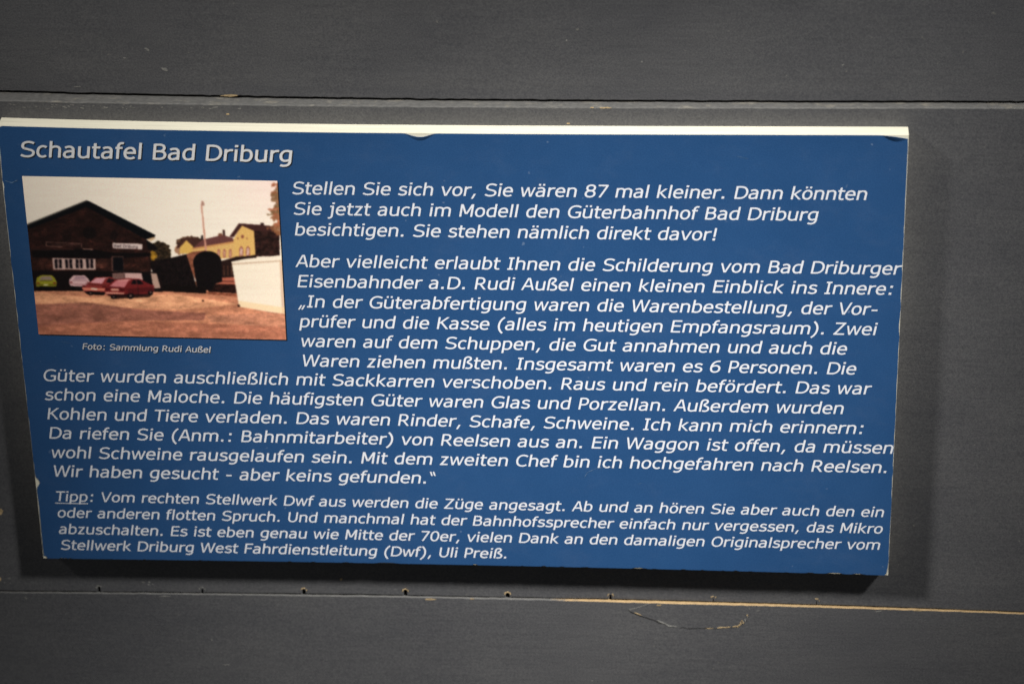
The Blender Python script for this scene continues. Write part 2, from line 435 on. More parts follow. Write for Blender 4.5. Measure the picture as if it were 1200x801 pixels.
def ir(z):
    h = 0.00024 + float(np.interp(z, zz, rr_))
    if z > 0.10: h += 0.0002
    if z < -0.165: h += 0.0013*((-0.165-z)/0.014)**2.0
    return max(0.00005, h)
def il(z):
    h = 0.00025 + float(np.interp(z, zz, rl_))
    if z < -0.112: h += 0.00035
    h += 0.0024*bell(z, -0.1165, 0.0042)**0.7
    h += 0.0007*bell(z, 0.113, 0.004)
    return max(0.00003, h)
film_out = []
nb = 420
xl_b, xr_b = left_x(-0.178)+il(-0.178), right_x(-0.178)-ir(-0.178)
for x in np.linspace(xl_b, xr_b, nb): film_out.append((float(x), BOT(x)+ib(x)))
zr0, zr1 = film_out[-1][1], TOP(0.2600)-it(0.2600)
for z in np.linspace(zr0, zr1, 150)[1:]: film_out.append((right_x(z)-ir(z), float(z)))
xl_t = left_x(0.156)+il(0.155)
for x in np.linspace(film_out[-1][0], xl_t, nb)[1:]: film_out.append((float(x), TOP(x)-it(x)))
for z in np.linspace(film_out[-1][1], film_out[0][1], 150)[1:-1]: film_out.append((left_x(z)+il(z), float(z)))
n = len(film_out)
cv = [(x, 0.0, z) for x, z in film_out] + [(x, 0.00028, z) for x, z in film_out]
cf = [tuple(range(n))] + [(k, n+k, n+(k+1) % n, (k+1) % n) for k in range(n)]
film = obj('print_film', cv, cf, FILM, board)

# curled film lip at the press mark and at the torn top right corner
def lip(name, xs, h, out):
    v, f = [], []
    for x in xs:
        z = TOP(x)-it(x)
        t = (x-xs[0])/(xs[-1]-xs[0]); s = math.sin(math.pi*t)
        v += [(x, -0.00005, z-h*s-0.0002), (x, -out*s*0.6-0.00005, z-h*0.35*s-0.0001), (x, -out*s-0.00005, z+0.0003*s)]
    for k in range(len(xs)-1):
        for j in (0, 1): f.append((3*k+j, 3*k+3+j, 3*k+4+j, 3*k+1+j))
    return obj(name, v, f, FILM, board, smooth=True)
lip('film_lip', np.linspace(-0.068, -0.048, 24), 0.0022, 0.0009)
lip('film_lip', np.linspace(0.244, 0.2598, 20), 0.0030, 0.0014)

# ------------------------------------------------------------------ lettering: a slanted humanist sans drawn from pen strokes
G = {
'a': "M.105 .465 C.16 .50 .22 .516 .285 .516 h.458 .36 L.458 0 M.458 .312 L.30 .306 C.17 .298 .088 .26 .088 .157 v.22 .029 C.31 .029 .40 .07 .458 .125",
'b': "M.123 0 L.123 .76 M.123 .45 C.18 .49 .25 .516 .33 .516 h.528 .272 v.32 .029 C.24 .029 .18 .04 .123 .07",
'c': "M.462 .465 C.41 .50 .36 .516 .31 .516 h.095 .272 v.31 .029 C.36 .029 .41 .045 .462 .085",
'd': "M.500 0 L.500 .76 M.50 .475 C.45 .505 .38 .516 .33 .516 h.095 .272 v.29 .029 C.37 .029 .44 .06 .50 .105",
'e': "M.11 .285 L.505 .285 C.505 .43 .44 .516 .315 .516 h.093 .272 C.093 .12 .17 .029 .33 .029 C.40 .029 .46 .05 .515 .085",
'f': "M.138 0 L.138 .56 v.29 .728 C.32 .728 .345 .724 .365 .718 M.02 .508 L.325 .508",
'g': "M.50 .545 L.50 .03 v.27 -.17 C.20 -.17 .15 -.155 .11 -.135 M.50 .475 C.45 .505 .38 .516 .33 .516 h.095 .285 v.29 .058 C.37 .058 .44 .085 .50 .125",
'h': "M.123 0 L.123 .76 M.123 .43 C.19 .49 .26 .516 .335 .516 h.512 .36 L.512 0",
'i': "M.137 0 L.137 .545 W1.2 M.137 .645 L.137 .745",
'j': "M.205 .508 L.205 -.03 v.07 -.168 L.01 -.168 M.05 .508 L.246 .508 W1.2 M.205 .645 L.205 .745",
'k': "M.123 0 L.123 .76 D.20 .275 .49 .545 .066 D.215 .305 .54 0 .062",
'l': "M.137 0 L.137 .76",
'm': "M.123 0 L.123 .545 M.123 .44 C.18 .49 .24 .516 .30 .516 h.486 .37 L.486 0 M.486 .44 C.55 .49 .60 .516 .67 .516 h.852 .37 L.852 0",
'n': "M.123 0 L.123 .545 M.123 .43 C.19 .49 .26 .516 .335 .516 h.512 .36 L.512 0",
'o': "M.304 .516 h.515 .272 v.304 .029 h.093 .272 v.304 .516",
'p': "M.123 -.207 L.123 .545 M.123 .45 C.18 .49 .25 .516 .33 .516 h.528 .272 v.32 .029 C.24 .029 .18 .04 .123 .07",
'r': "M.123 0 L.123 .545 M.123 .39 C.19 .47 .27 .502 .34 .504 L.428 .504",
's': "M.455 .455 C.40 .495 .34 .516 .275 .516 C.175 .516 .115 .475 .115 .40 C.115 .34 .16 .315 .22 .302 L.33 .275 C.42 .255 .455 .22 .455 .155 C.455 .08 .39 .029 .27 .029 C.18 .029 .11 .055 .06 .095",
't': "M.15 .70 L.15 .15 v.27 .033 C.32 .033 .35 .037 .38 .045 M.02 .508 L.375 .508",
'u': "M.12 .545 L.12 .18 v.29 .029 C.37 .029 .45 .06 .51 .11 M.51 0 L.51 .545",
'v': "D.065 .545 .285 0 .052 D.527 .545 .305 0 .052",
'w': "D.065 .545 .225 0 .047 D.405 .545 .24 0 .044 D.413 .545 .578 0 .044 D.753 .545 .593 0 .047",
'z': "M.06 .508 L.465 .508 M.05 .037 L.475 .037 D.405 .508 .115 .037 .062",
'ß': "M.123 0 L.123 .56 v.295 .728 h.45 .61 C.45 .50 .30 .50 .30 .415 C.30 .33 .555 .33 .555 .17 C.555 .08 .48 .029 .37 .029 C.32 .029 .28 .035 .24 .055",
'A': "D.318 .727 .052 0 .052 D.366 .727 .632 0 .052 M.15 .235 L.53 .235",
'B': "M.13 0 L.13 .727 M.13 .69 L.33 .69 h.53 .545 v.34 .385 L.13 .385 M.34 .385 L.38 .385 h.585 .21 v.37 .037 L.13 .037",
'C': "M.64 .625 C.57 .68 .49 .70 .41 .70 h.095 .363 v.41 .027 C.49 .027 .57 .05 .64 .105",
'D': "M.13 0 L.13 .727 M.13 .69 L.34 .69 h.69 .363 v.34 .037 L.13 .037",
'E': "M.13 0 L.13 .727 M.13 .69 L.585 .69 M.13 .39 L.555 .39 M.13 .037 L.585 .037",
'F': "M.13 0 L.13 .727 M.13 .69 L.565 .69 M.13 .375 L.52 .375",
'G': "M.695 .625 C.61 .68 .52 .70 .43 .70 h.095 .363 v.43 .027 C.52 .027 .61 .045 .688 .085 M.688 .06 L.688 .36 M.44 .325 L.734 .325",
'I': "M.21 0 L.21 .727 M.06 .69 L.36 .69 M.06 .037 L.36 .037",
'K': "M.13 0 L.13 .727 D.17 .335 .60 .727 .068 D.26 .42 .635 0 .064",
'M': "M.13 0 L.13 .727 M.713 0 L.713 .727 D.15 .727 .405 .16 .055 D.693 .727 .438 .16 .055",
'O': "M.393 .70 h.69 .363 v.393 .027 h.095 .363 v.393 .70",
'P': "M.13 0 L.13 .727 M.13 .69 L.32 .69 h.525 .49 v.32 .30 L.13 .30",
'R': "M.13 0 L.13 .727 M.13 .69 L.32 .69 h.525 .51 v.32 .33 L.13 .33 D.33 .33 .615 0 .062",
'S': "M.595 .635 C.53 .675 .44 .70 .36 .70 C.21 .70 .115 .63 .115 .53 C.115 .44 .17 .40 .27 .38 L.42 .345 C.55 .31 .60 .27 .60 .195 C.60 .09 .49 .027 .34 .027 C.24 .027 .15 .05 .07 .105",
'T': "M.01 .69 L.605 .69 M.308 0 L.308 .69",
'U': "M.125 .727 L.125 .28 v.366 .027 h.607 .28 L.607 .727",
'V': "D.055 .727 .325 0 .052 D.629 .727 .358 0 .052",
'W': "D.065 .727 .26 0 .050 D.49 .727 .28 0 .046 D.50 .727 .71 0 .046 D.925 .727 .73 0 .050",
'Z': "M.07 .69 L.62 .69 M.06 .037 L.635 .037 D.56 .69 .12 .037 .062",
'0': "M.318 .70 h.545 .363 v.318 .027 h.09 .363 v.318 .70",
'6': "M.53 .69 C.25 .71 .095 .56 .095 .28 C.095 .12 .17 .027 .32 .027 h.548 .225 v.33 .42 C.25 .42 .17 .39 .11 .33",
'7': "M.06 .69 L.57 .69 D.545 .69 .22 0 .056",
'8': "M.318 .70 h.52 .545 v.318 .385 h.116 .545 v.318 .70 M.318 .385 h.55 .205 v.318 .027 h.086 .205 v.318 .385",
'.': "W1.25 M.18 0 L.18 .13",
',': "D.225 .13 .12 -.15 .052",
':': "W1.25 M.227 0 L.227 .13 M.227 .415 L.227 .545",
'-': "M.07 .277 L.385 .277",
'(': "M.38 .77 C.05 .52 .05 .05 .38 -.20",
')': "M.07 .77 C.40 .52 .40 .05 .07 -.20",
'!': "M.197 .21 L.197 .727 W1.25 M.197 0 L.197 .13",
'„': "D.20 .13 .095 -.14 .046 D.37 .13 .265 -.14 .046",
'“': "D.05 .76 .17 .50 .044 D.21 .76 .33 .50 .044",
'_': "W.75 M0 -.125 L1 -.125",
}
for ch, base, c in (('ä', 'a', .29), ('ö', 'o', .304), ('ü', 'u', .31)):
    G[ch] = G[base] + f" W1.0 M{c-.108} .645 L{c-.108} .745 M{c+.108} .645 L{c+.108} .745"
ADV = dict(a=1230, b=1276, c=1067, d=1276, e=1220, f=720, g=1276, h=1296, i=562, j=705, k=1212, l=562, m=1992, n=1296, o=1243, p=1276, r=874, s=1067, t=807, u=1296, v=1212, w=1676, z=1076,
           A=1400, B=1404, C=1430, D=1578, E=1295, F=1177, G=1588, I=862, K=1419, M=1726, O=1612, P=1235, R=1424, S=1400, T=1262, U=1499, V=1400, W=2025, Z=1403)
ADV.update({' ': 720, '.': 745, ',': 745, ':': 930, '-': 930, '(': 930, ')': 930, '!': 806, 'ß': 1275, 'ä': 1230, 'ö': 1243, 'ü': 1296, '„': 940, '“': 940, '0': 1302, '6': 1302, '7': 1302, '8': 1302})
HX, HY = 0.055, 0.0445      # half widths of the pen: stems are heavier than bars
SKEW = 0.185

def tokens(s):
    import re
    out = []
    for part in re.findall(r'([A-Za-z])([^A-Za-z]*)', s):
        out.append((part[0], [float(q) for q in re.findall(r'-?\d*\.?\d+', part[1])]))
    return out

def strokes(spec):
    """-> list of (width factor, points) and parallelograms"""
    paths, quads, wf, cur = [], [], 1.0, None
    def bez(p0, p1, p2, p3, n=7):
        return [tuple((1-t)**3*a+3*(1-t)**2*t*b+3*(1-t)*t*t*c+t**3*d for a, b, c, d in zip(p0, p1, p2, p3)) for t in np.linspace(0, 1, n+1)[1:]]
    K = 0.60
    for op, a in tokens(spec):
        if op == 'W': wf = a[0]
        elif op == 'M': cur = [tuple(a)]; paths.append((wf, cur))
        elif op == 'L': cur.append(tuple(a))
        elif op == 'C': cur.extend(bez(cur[-1], a[0:2], a[2:4], a[4:6]))
        elif op in 'hv':
            x0, y0 = cur[-1]; x1, y1 = a
            if op == 'h': c1, c2 = (x0+K*(x1-x0), y0), (x1, y1-K*(y1-y0))
            else: c1, c2 = (x0, y0+K*(y1-y0)), (x1-K*(x1-x0), y1)
            cur.extend(bez((x0, y0), c1, c2, (x1, y1)))
        elif op == 'D':
            x0, y0, x1, y1, h = a
            quads.append([(x0-h, y0), (x0+h, y0), (x1+h, y1), (x1-h, y1)])
    return paths, quads

def stroke_quads(wf, P):
    hx, hy = HX*wf, HY*wf
    Q = [P[0]]
    for p in P[1:]:
        if math.hypot(p[0]-Q[-1][0], p[1]-Q[-1][1]) > 1e-4: Q.append(p)
    P = Q; n = len(P); out = []; L = []; R = []
    dirs = []
    for k in range(n-1):
        d = (P[k+1][0]-P[k][0], P[k+1][1]-P[k][1]); l = math.hypot(*d); dirs.append((d[0]/l, d[1]/l))
    closed = n > 6 and math.hypot(P[0][0]-P[-1][0], P[0][1]-P[-1][1]) < 1e-3
    for k in range(n):
        if closed and k in (0, n-1): a, b = dirs[-1], dirs[0]
        else: a = dirs[max(k-1, 0)]; b = dirs[min(k, n-2)]
        na, nb_ = (-a[1], a[0]), (-b[1], b[0])
        m_ = (na[0]+nb_[0], na[1]+nb_[1]); l = math.hypot(*m_)
        if l < 0.3: m_ = nb_; sc = 1
        else:
            m_ = (m_[0]/l, m_[1]/l); sc = min(1.6, 1/max(0.3, m_[0]*na[0]+m_[1]*na[1]))
        o = (m_[0]*hx*sc, m_[1]*hy*sc)
        L.append((P[k][0]+o[0], P[k][1]+o[1])); R.append((P[k][0]-o[0], P[k][1]-o[1]))
    for k in range(n-1): out.append([R[k], R[k+1], L[k+1], L[k]])
    return out

GLY = {}
def glyph(ch, wt=1.0):
    if (ch, wt) in GLY: return GLY[(ch, wt)]
    paths, quads = strokes(G[ch])
    polys = list(quads)
    for wf, P in paths: polys += stroke_quads(wf*wt, P)
    V, F = [], []
    for q in polys:
        ar = sum(q[i][0]*q[(i+1) % 4][1]-q[(i+1) % 4][0]*q[i][1] for i in range(4))
        if abs(ar) < 1e-7: continue
        if ar < 0: q = q[::-1]
        F.append([len(V)+i for i in range(4)]); V += [Vector(p) for p in q]
    v, e, f, ov, oe, of = delaunay_2d_cdt(V, [], F, 0, 1e-5)
    f = [t for t, src in zip(f, of) if src]
    v = np.array([(p.x + SKEW*p.y, p.y) for p in v])
    GLY[(ch, wt)] = (v, [tuple(t) for t in f])
    return GLY[(ch, wt)]

EM = 0.0125
def text_mesh(text, u0, u1, v0, v1, em, name, m, parent, y, dx=0.0, dz=0.0, label=None, wt=1.0, skew=SKEW):
    """set one line between pen positions u0 and u1 (in body ems) on a baseline from v0 to v1"""
    total = sum(ADV[c] for c in text)/2048*em
    gaps = len(text)-1
    track = ((u1-u0) - total)/gaps
    V, F = [], []
    pen = u0
    for c in text:
        adv = ADV[c]/2048*em
        if c != ' ':
            v, f = glyph(c, wt); b = len(V)
            v = v.copy(); v[:, 0] += (skew-SKEW)*v[:, 1]
            if c == '_': v[:, 0] *= 1
            base = v0 + (v1-v0)*(pen-u0)/max(1e-6, (u1-u0))
            for x, z in v: V.append(((pen + x*em)*EM+dx, y, (base + z*em)*EM+dz))
            F += [tuple(b+i for i in t) for t in f]
        pen += adv + track
    # faces must look towards -Y
    F = [t if ((V[t[1]][0]-V[t[0]][0])*(V[t[2]][2]-V[t[0]][2])-(V[t[2]][0]-V[t[0]][0])*(V[t[1]][2]-V[t[0]][2])) > 0 else t[::-1] for t in F]
    return obj(name, V, F, m, parent, label=label)

YT = -0.00012
LINES = [
("Stellen Sie sich vor, Sie wären 87 mal kleiner. Dann könnten", -11.625, 18.823, 8.720, 8.769, 1),
("Sie jetzt auch im Modell den Güterbahnhof Bad Driburg", -11.611, 16.291, 7.517, 7.533, 1),
("besichtigen. Sie stehen nämlich direkt davor!", -11.620, 11.007, 6.296, 6.306, 1),
("Aber vielleicht erlaubt Ihnen die Schilderung vom Bad Driburger", -11.622, 20.700, 4.408, 4.433, 1),
("Eisenbahnder a.D. Rudi Außel einen kleinen Einblick ins Innere:", -11.649, 20.429, 3.196, 3.228, 1),
("„In der Güterabfertigung waren die Warenbestellung, der Vor-", -11.638, 19.608, 1.974, 2.007, 1),
("prüfer und die Kasse (alles im heutigen Empfangsraum). Zwei", -11.645, 19.580, 0.766, 0.792, 1),
("waren auf dem Schuppen, die Gut annahmen und auch die", -11.64, 18.02, -0.44, -0.41, 1),
("Waren ziehen mußten. Insgesamt waren es 6 Personen. Die", -11.64, 18.55, -1.65, -1.62, 1),
("Güter wurden auschließlich mit Sackkarren verschoben. Raus und rein befördert. Das war", -26.075, 19.357, -2.820, -2.831, 1),
("schon eine Maloche. Die häufigsten Güter waren Glas und Porzellan. Außerdem wurden", -26.085, 17.967, -4.022, -4.069, 1),
("Kohlen und Tiere verladen. Das waren Rinder, Schafe, Schweine. Ich kann mich erinnern:", -26.082, 19.137, -5.242, -5.292, 1),
("Da riefen Sie (Anm.: Bahnmitarbeiter) von Reelsen aus an. Ein Waggon ist offen, da müssen", -26.085, 20.735, -6.460, -6.495, 1),
("wohl Schweine rausgelaufen sein. Mit dem zweiten Chef bin ich hochgefahren nach Reelsen.", -26.060, 20.504, -7.700, -7.715, 1),
("Wir haben gesucht - aber keins gefunden.“", -26.060, -4.45, -8.91, -8.92, 1),
("Tipp: Vom rechten Stellwerk Dwf aus werden die Züge angesagt. Ab und an hören Sie aber auch den ein", -26.050, 20.369, -10.503, -10.531, .877),
("oder anderen flotten Spruch. Und manchmal hat der Bahnhofssprecher einfach nur vergessen, das Mikro", -26.045, 20.321, -11.571, -11.593, .877),
("abzuschalten. Es ist eben genau wie Mitte der 70er, vielen Dank an den damaligen Originalsprecher vom", -26.050, 20.229, -12.646, -12.645, .877),
("Stellwerk Driburg West Fahrdienstleitung (Dwf), Uli Preiß.", -26.043, -0.543, -13.700, -13.694, .877),
]
for t, u0, u1, v0, v1, em in LINES:
    text_mesh(t, u0, u1, v0, v1, em, 'text_line', WHITE, film, YT)
# underline beneath "Tipp"
ul0, ul1, uz = -26.05*EM, (-26.05+(1262+562+1276*2)/2048*.877)*EM, -10.503*EM-0.0016
obj('underline', [(ul0, YT-0.00002, uz-0.0004), (ul1, YT-0.00002, uz-0.0004), (ul1, YT-0.00002, uz+0.0002), (ul0, YT-0.00002, uz+0.0002)], [(0, 1, 2, 3)], WHITE, film)

# heading and caption carry a printed black offset copy
TITLE = ("Schautafel Bad Driburg", -26.093, -11.444, 10.719, 10.577, 1.254)
text_mesh(*TITLE, 'heading_shadow', SHADE, film, -0.00005, 0.0007, -0.0008, wt=1.08, skew=0.150)
text_mesh(*TITLE, 'heading', GREYW, film, YT, wt=1.08, skew=0.150)
CAPTION = ("Foto: Sammlung Rudi Außel", -23.693, -16.565, -0.808, -0.897, .505)
text_mesh(*CAPTION, 'caption_shadow', SHADE, film, -0.00005, 0.0005, -0.0006)
text_mesh(*CAPTION, 'photo_caption', CAPT, film, YT, wt=1.15)

# ------------------------------------------------------------------ the printed photograph, painted procedurally
TW, TH = 660, 440
def homography(src, dst):
    A, B = [], []
    for (x, y), (u, v) in zip(src, dst):
        A.append([x, y, 1, 0, 0, 0, -u*x, -u*y]); B.append(u)
        A.append([0, 0, 0, x, y, 1, -v*x, -v*y]); B.append(v)
    h = np.linalg.solve(np.array(A, float), np.array(B, float))
    return np.append(h, 1).reshape(3, 3)
# artwork coordinates: a drawing sheet 1200 x 788 whose picture area is this four-sided region
Hm = homography([(0, 1), (1, 1), (1, 0), (0, 0)], [(18, 20), (1140, 46), (1180, 745), (95, 720)])
uu, vv = np.meshgrid((np.arange(TW)+.5)/TW, (np.arange(TH)+.5)/TH)
q = Hm @ np.stack([uu.ravel(), vv.ravel(), np.ones(uu.size)])
AX = (q[0]/q[2]).reshape(TH, TW); AY = (q[1]/q[2]).reshape(TH, TW)
IMG = np.zeros((TH, TW, 3))
rs = np.random.RandomState(5)
def vnoise(sx, sy, seed):
    r = np.random.RandomState(seed); gx, gy = int(1300/sx)+3, int(900/sy)+3
    g = r.rand(gy, gx); x = np.clip(AX/sx+1, 0, gx-2); y = np.clip(AY/sy+1, 0, gy-2)
    xi, yi = x.astype(int), y.astype(int); fx, fy = x-xi, y-yi
    fx = fx*fx*(3-2*fx); fy = fy*fy*(3-2*fy)
    return (g[yi, xi]*(1-fx)+g[yi, xi+1]*fx)*(1-fy)+(g[yi+1, xi]*(1-fx)+g[yi+1, xi+1]*fx)*fy
def poly(P, c, a=1.0, tex=None):
    P = [(float(x), float(y)) for x, y in P]
    m_ = np.zeros((TH, TW), bool)
    for (x0, y0), (x1, y1) in zip(P, P[1:]+P[:1]):
        if y0 == y1: continue
        cond = ((y0 > AY) != (y1 > AY))
        m_ ^= cond & (AX < (x1-x0)*(AY-y0)/(y1-y0)+x0)
    paint(m_, c, a, tex)
def paint(m_, c, a=1.0, tex=None):
    col = np.array(c, float)/255
    k = (m_*a)[..., None]
    src = np.broadcast_to(col, IMG.shape)
    if tex is not None: src = src*tex[..., None]
    IMG[:] = IMG*(1-k)+src*k
def ell(cx, cy, rx, ry, c, a=1.0, rag=0.0, seed=1, tex=None):
    d = ((AX-cx)/rx)**2+((AY-cy)/ry)**2
    if rag: d = d + rag*(vnoise(9, 9, seed)-.5)*2 + rag*.6*(vnoise(22, 22, seed+9)-.5)*2
    paint(d < 1, c, a, tex)
# sky
IMG[:] = np.array((232, 225, 213))/255
IMG *= (1 - 0.05*np.clip((500-AX)/500, 0, 1))[..., None]
pink = np.clip((AX-850)/300, 0, 1)*np.clip((260-AY)/230, 0, 1)
IMG = IMG*(1-0.55*pink[..., None]) + 0.55*pink[..., None]*np.array((238, 198, 200))/255
IMG *= (0.99+0.03*vnoise(120, 7, 31))[..., None]
# ground
gn = 0.90+0.20*vnoise(16, 5, 41); gn2 = 0.86+0.28*vnoise(60, 14, 42); gn = gn*gn2*(0.9+0.2*vnoise(5, 3, 43))
poly([(60, 505), (1200, 480), (1200, 800), (60, 800)], (196, 130, 100), tex=gn)
poly([(75, 535), (330, 560), (700, 545), (975, 590), (700, 615), (400, 600), (80, 585)], (226, 164, 124), .75, gn)
poly([(75, 590), (300, 580), (560, 615), (830, 628), (820, 660), (500, 660), (90, 690)], (140, 88, 76), .8, gn)
poly([(830, 640), (1190, 620), (1190, 700), (850, 665)], (172, 118, 96), .6, gn)
poly([(90, 680), (500, 660), (1190, 690), (1190, 760), (90, 760)], (164, 100, 80), .65, gn)
# trees behind
dn = 0.6+0.8*vnoise(8, 8, 51)
ell(622, 365, 54, 54, (58, 46, 32), rag=.25, seed=3, tex=dn)
ell(590, 378, 24, 18, (160, 118, 30), .8, rag=.5, seed=4, tex=dn)
ell(758, 318, 62, 28, (88, 62, 48), rag=.3, seed=5, tex=dn)
ell(712, 350, 22, 26, (150, 100, 70), .8, rag=.4, seed=6)
# station building
poly([(712, 366), (714, 335), (742, 308), (772, 336), (776, 366)], (212, 172, 88))
poly([(698, 345), (703, 325), (738, 296), (790, 298), (812, 322), (776, 336), (742, 307), (712, 340)], (78, 50, 44))
poly([(775, 338), (812, 305), (900, 284), (946, 298), (950, 312), (776, 342)], (104, 64, 62))
poly([(768, 342), (950, 312), (962, 384), (890, 390), (880, 372), (850, 358), (768, 362)], (210, 170, 104))
poly([(768, 342), (950, 312), (950, 320), (768, 350)], (190, 128, 80), .7)
for x in (884, 909, 935):
    poly([(x-6, 385), (x-6, 352), (x, 345), (x+6, 352), (x+6, 383)], (160, 98, 80))
    poly([(x-3, 380), (x-3, 355), (x+3, 355), (x+3, 380)], (215, 180, 160), .6)
poly([(948, 305), (985, 240), (1042, 266), (1047, 378), (960, 384)], (212, 172, 100))
poly([(930, 293), (972, 233), (1062, 240), (1126, 246), (1128, 272), (1040, 268), (986, 244), (950, 294)], (74, 44, 42))
poly([(1038, 266), (1150, 270), (1152, 378), (1045, 380)], (54, 33, 30), tex=dn)
ell(988, 292, 7, 8, (140, 84, 66)); ell(968, 300, 3, 5, (150, 94, 70)); ell(1008, 300, 3, 5, (150, 94, 70))
for x in (983, 1012):
    poly([(x-9, 378), (x-9, 345), (x, 332), (x+9, 345), (x+9, 376)], (150, 88, 74))
    poly([(x-5, 375), (x-5, 348), (x, 340), (x+5, 348), (x+5, 373)], (225, 196, 186))
    poly([(x-1, 375), (x-1, 345), (x+1, 345), (x+1, 373)], (140, 90, 80))
poly([(902, 285), (901, 262), (911, 261), (913, 290)], (70, 46, 42)); poly([(806, 305), (806, 286), (814, 285), (816, 305)], (50, 38, 38))
poly([(880, 290), (882, 278), (898, 276), (900, 288)], (120, 76, 60)); poly([(1066, 242), (1067, 231), (1082, 232), (1083, 244)], (60, 40, 40))
poly([(893, 400), (960, 380), (1050, 376), (1050, 400), (950, 404), (955, 475), (895, 475)], (52, 32, 28))
for x in (905, 922, 938): poly([(x, 420), (x+4, 420), (x+5, 462), (x+1, 462)], (120, 80, 60), .7)
poly([(885, 474), (958, 470), (962, 502), (880, 502)], (176, 98, 78)); poly([(880, 486), (960, 486), (960, 492), (880, 492)], (110, 58, 48))
poly([(830, 500), (968, 502), (970, 542), (840, 535)], (50, 26, 22), tex=dn)
poly([(830, 536), (965, 545), (968, 556), (840, 545)], (120, 62, 44), .8, dn)
# lamp pole
poly([(805, 150), (811, 150), (832, 356), (824, 356)], (198, 142, 124)); poly([(808, 134), (816, 134), (822, 150), (816, 156), (806, 152)], (170, 130, 118))
# goods wagon
poly([(575, 400), (660, 388), (745, 368), (790, 522), (700, 528), (625, 518)], (27, 18, 19), tex=dn)
for x in range(645, 775, 14): poly([(x, 395), (x+2, 395), (x+7, 510), (x+5, 510)], (48, 30, 28), .6)
poly([(742, 370), (770, 358), (830, 352), (800, 372), (778, 400), (786, 488), (768, 450)], (146, 88, 66), tex=0.8+0.3*vnoise(12, 6, 61))
ell(834, 405, 62, 50, (22, 15, 17)); poly([(772, 402), (896, 402), (900, 490), (868, 500), (856, 528), (792, 528), (784, 480)], (22, 15, 17))
for x in range(790, 890, 12): poly([(x, 385), (x+2, 385), (x+2, 490), (x, 490)], (40, 26, 26), .6)
poly([(560, 500), (830, 515), (830, 542), (600, 530)], (24, 15, 14))
# goods shed
bn = 0.7+0.6*vnoise(10, 4, 71)*vnoise(40, 20, 72)*1.6
poly([(40, 236), (305, 138), (562, 300), (582, 322), (588, 455), (628, 470), (640, 530), (60, 530)], (52, 29, 25), tex=bn)
poly([(60, 395), (440, 392), (575, 380), (586, 450), (70, 462)], (66, 37, 30), .75, bn)
ell(120, 410, 34, 24, (104, 62, 52), .5, rag=.5, seed=8, tex=bn); ell(376, 410, 26, 22, (104, 62, 52), .5, rag=.5, seed=9, tex=bn)
poly([(44, 234), (303, 129), (318, 135), (606, 284), (600, 298), (566, 304), (304, 158), (48, 256)], (13, 14, 19))
poly([(44, 230), (300, 128), (306, 134), (46, 240)], (110, 105, 98), .5)
poly([(566, 304), (604, 330), (618, 348), (575, 350)], (20, 16, 18))
poly([(566, 302), (600, 292), (606, 300), (585, 312)], (205, 170, 130), .8)
poly([(60, 346), (330, 346), (420, 362), (585, 362), (585, 378), (400, 386), (66, 382)], (17, 12, 14), .9)
poly([(62, 345), (250, 345), (250, 350), (62, 350)], (80, 52, 46), .6); poly([(285, 342), (330, 344), (334, 350), (290, 348)], (150, 118, 108), .8)
ell(316, 275, 30, 26, (20, 14, 15), .7, rag=.2, seed=12); ell(425, 285, 16, 24, (24, 15, 15), .6, rag=.2, seed=13); ell(215, 285, 22, 26, (26, 16, 16), .5, rag=.3, seed=14)
for s in (((124, 312), (283, 320), (283, 323), (124, 315)), ((126, 330), (200, 334), (200, 338), (126, 333)), ((280, 320), (284, 320), (284, 342), (280, 342)), ((124, 312), (128, 312), (128, 332), (124, 332))):
    poly(s, (128, 98, 92), .8)
for x in range(150, 275, 9): poly([(x, 322), (x+5, 322), (x+5, 331), (x, 330)], (110, 84, 80), .5)
# the name board on the shed, lettered
poly([(418, 318), (548, 323), (549, 347), (420, 342)], (205, 188, 186))
def word(text, x0, y0, size, c, slope):
    pen = x0
    for ch in text:
        if ch != ' ':
            v, f = glyph(ch)
            for t in f:
                poly([(pen+(v[i][0]-SKEW*v[i][1])*size*1.0, y0+slope*(pen-x0)-v[i][1]*size) for i in t], c)
        pen += ADV[ch]/2048*size*1.02
word("Bad Driburg", 424, 338, 17, (34, 24, 30), 0.035)
# window band, door
poly([(153, 384), (343, 389), (344, 437), (158, 435)], (188, 160, 154))
for k in range(4):
    for j in range(2):
        x = 163+k*46+j*19
        poly([(x, 390), (x+12, 390), (x+14, 430), (x+3, 430)], (26, 20, 26)); 
    poly([(163+k*46+13, 390), (163+k*46+17, 390), (163+k*46+20, 430), (163+k*46+16, 430)], (112, 88, 88), .8)
poly([(160, 408), (342, 411), (342, 413), (160, 410)], (150, 120, 116), .5)
poly([(412, 376), (466, 378), (468, 444), (414, 444)], (92, 64, 58)); poly([(420, 382), (464, 382), (466, 442), (422, 442)], (18, 16, 22))
poly([(60, 440), (620, 446), (640, 535), (78, 528)], (22, 14, 15), .85)
# light boxes and steps behind the cars
poly([(415, 452), (470, 449), (472, 480), (420, 478)], (120, 90, 86)); poly([(470, 450), (545, 452), (552, 482), (474, 480)], (198, 160, 158))
poly([(586, 452), (612, 454), (630, 518), (598, 520)], (176, 146, 134)); poly([(552, 458), (585, 460), (588, 498), (556, 494)], (20, 16, 18))
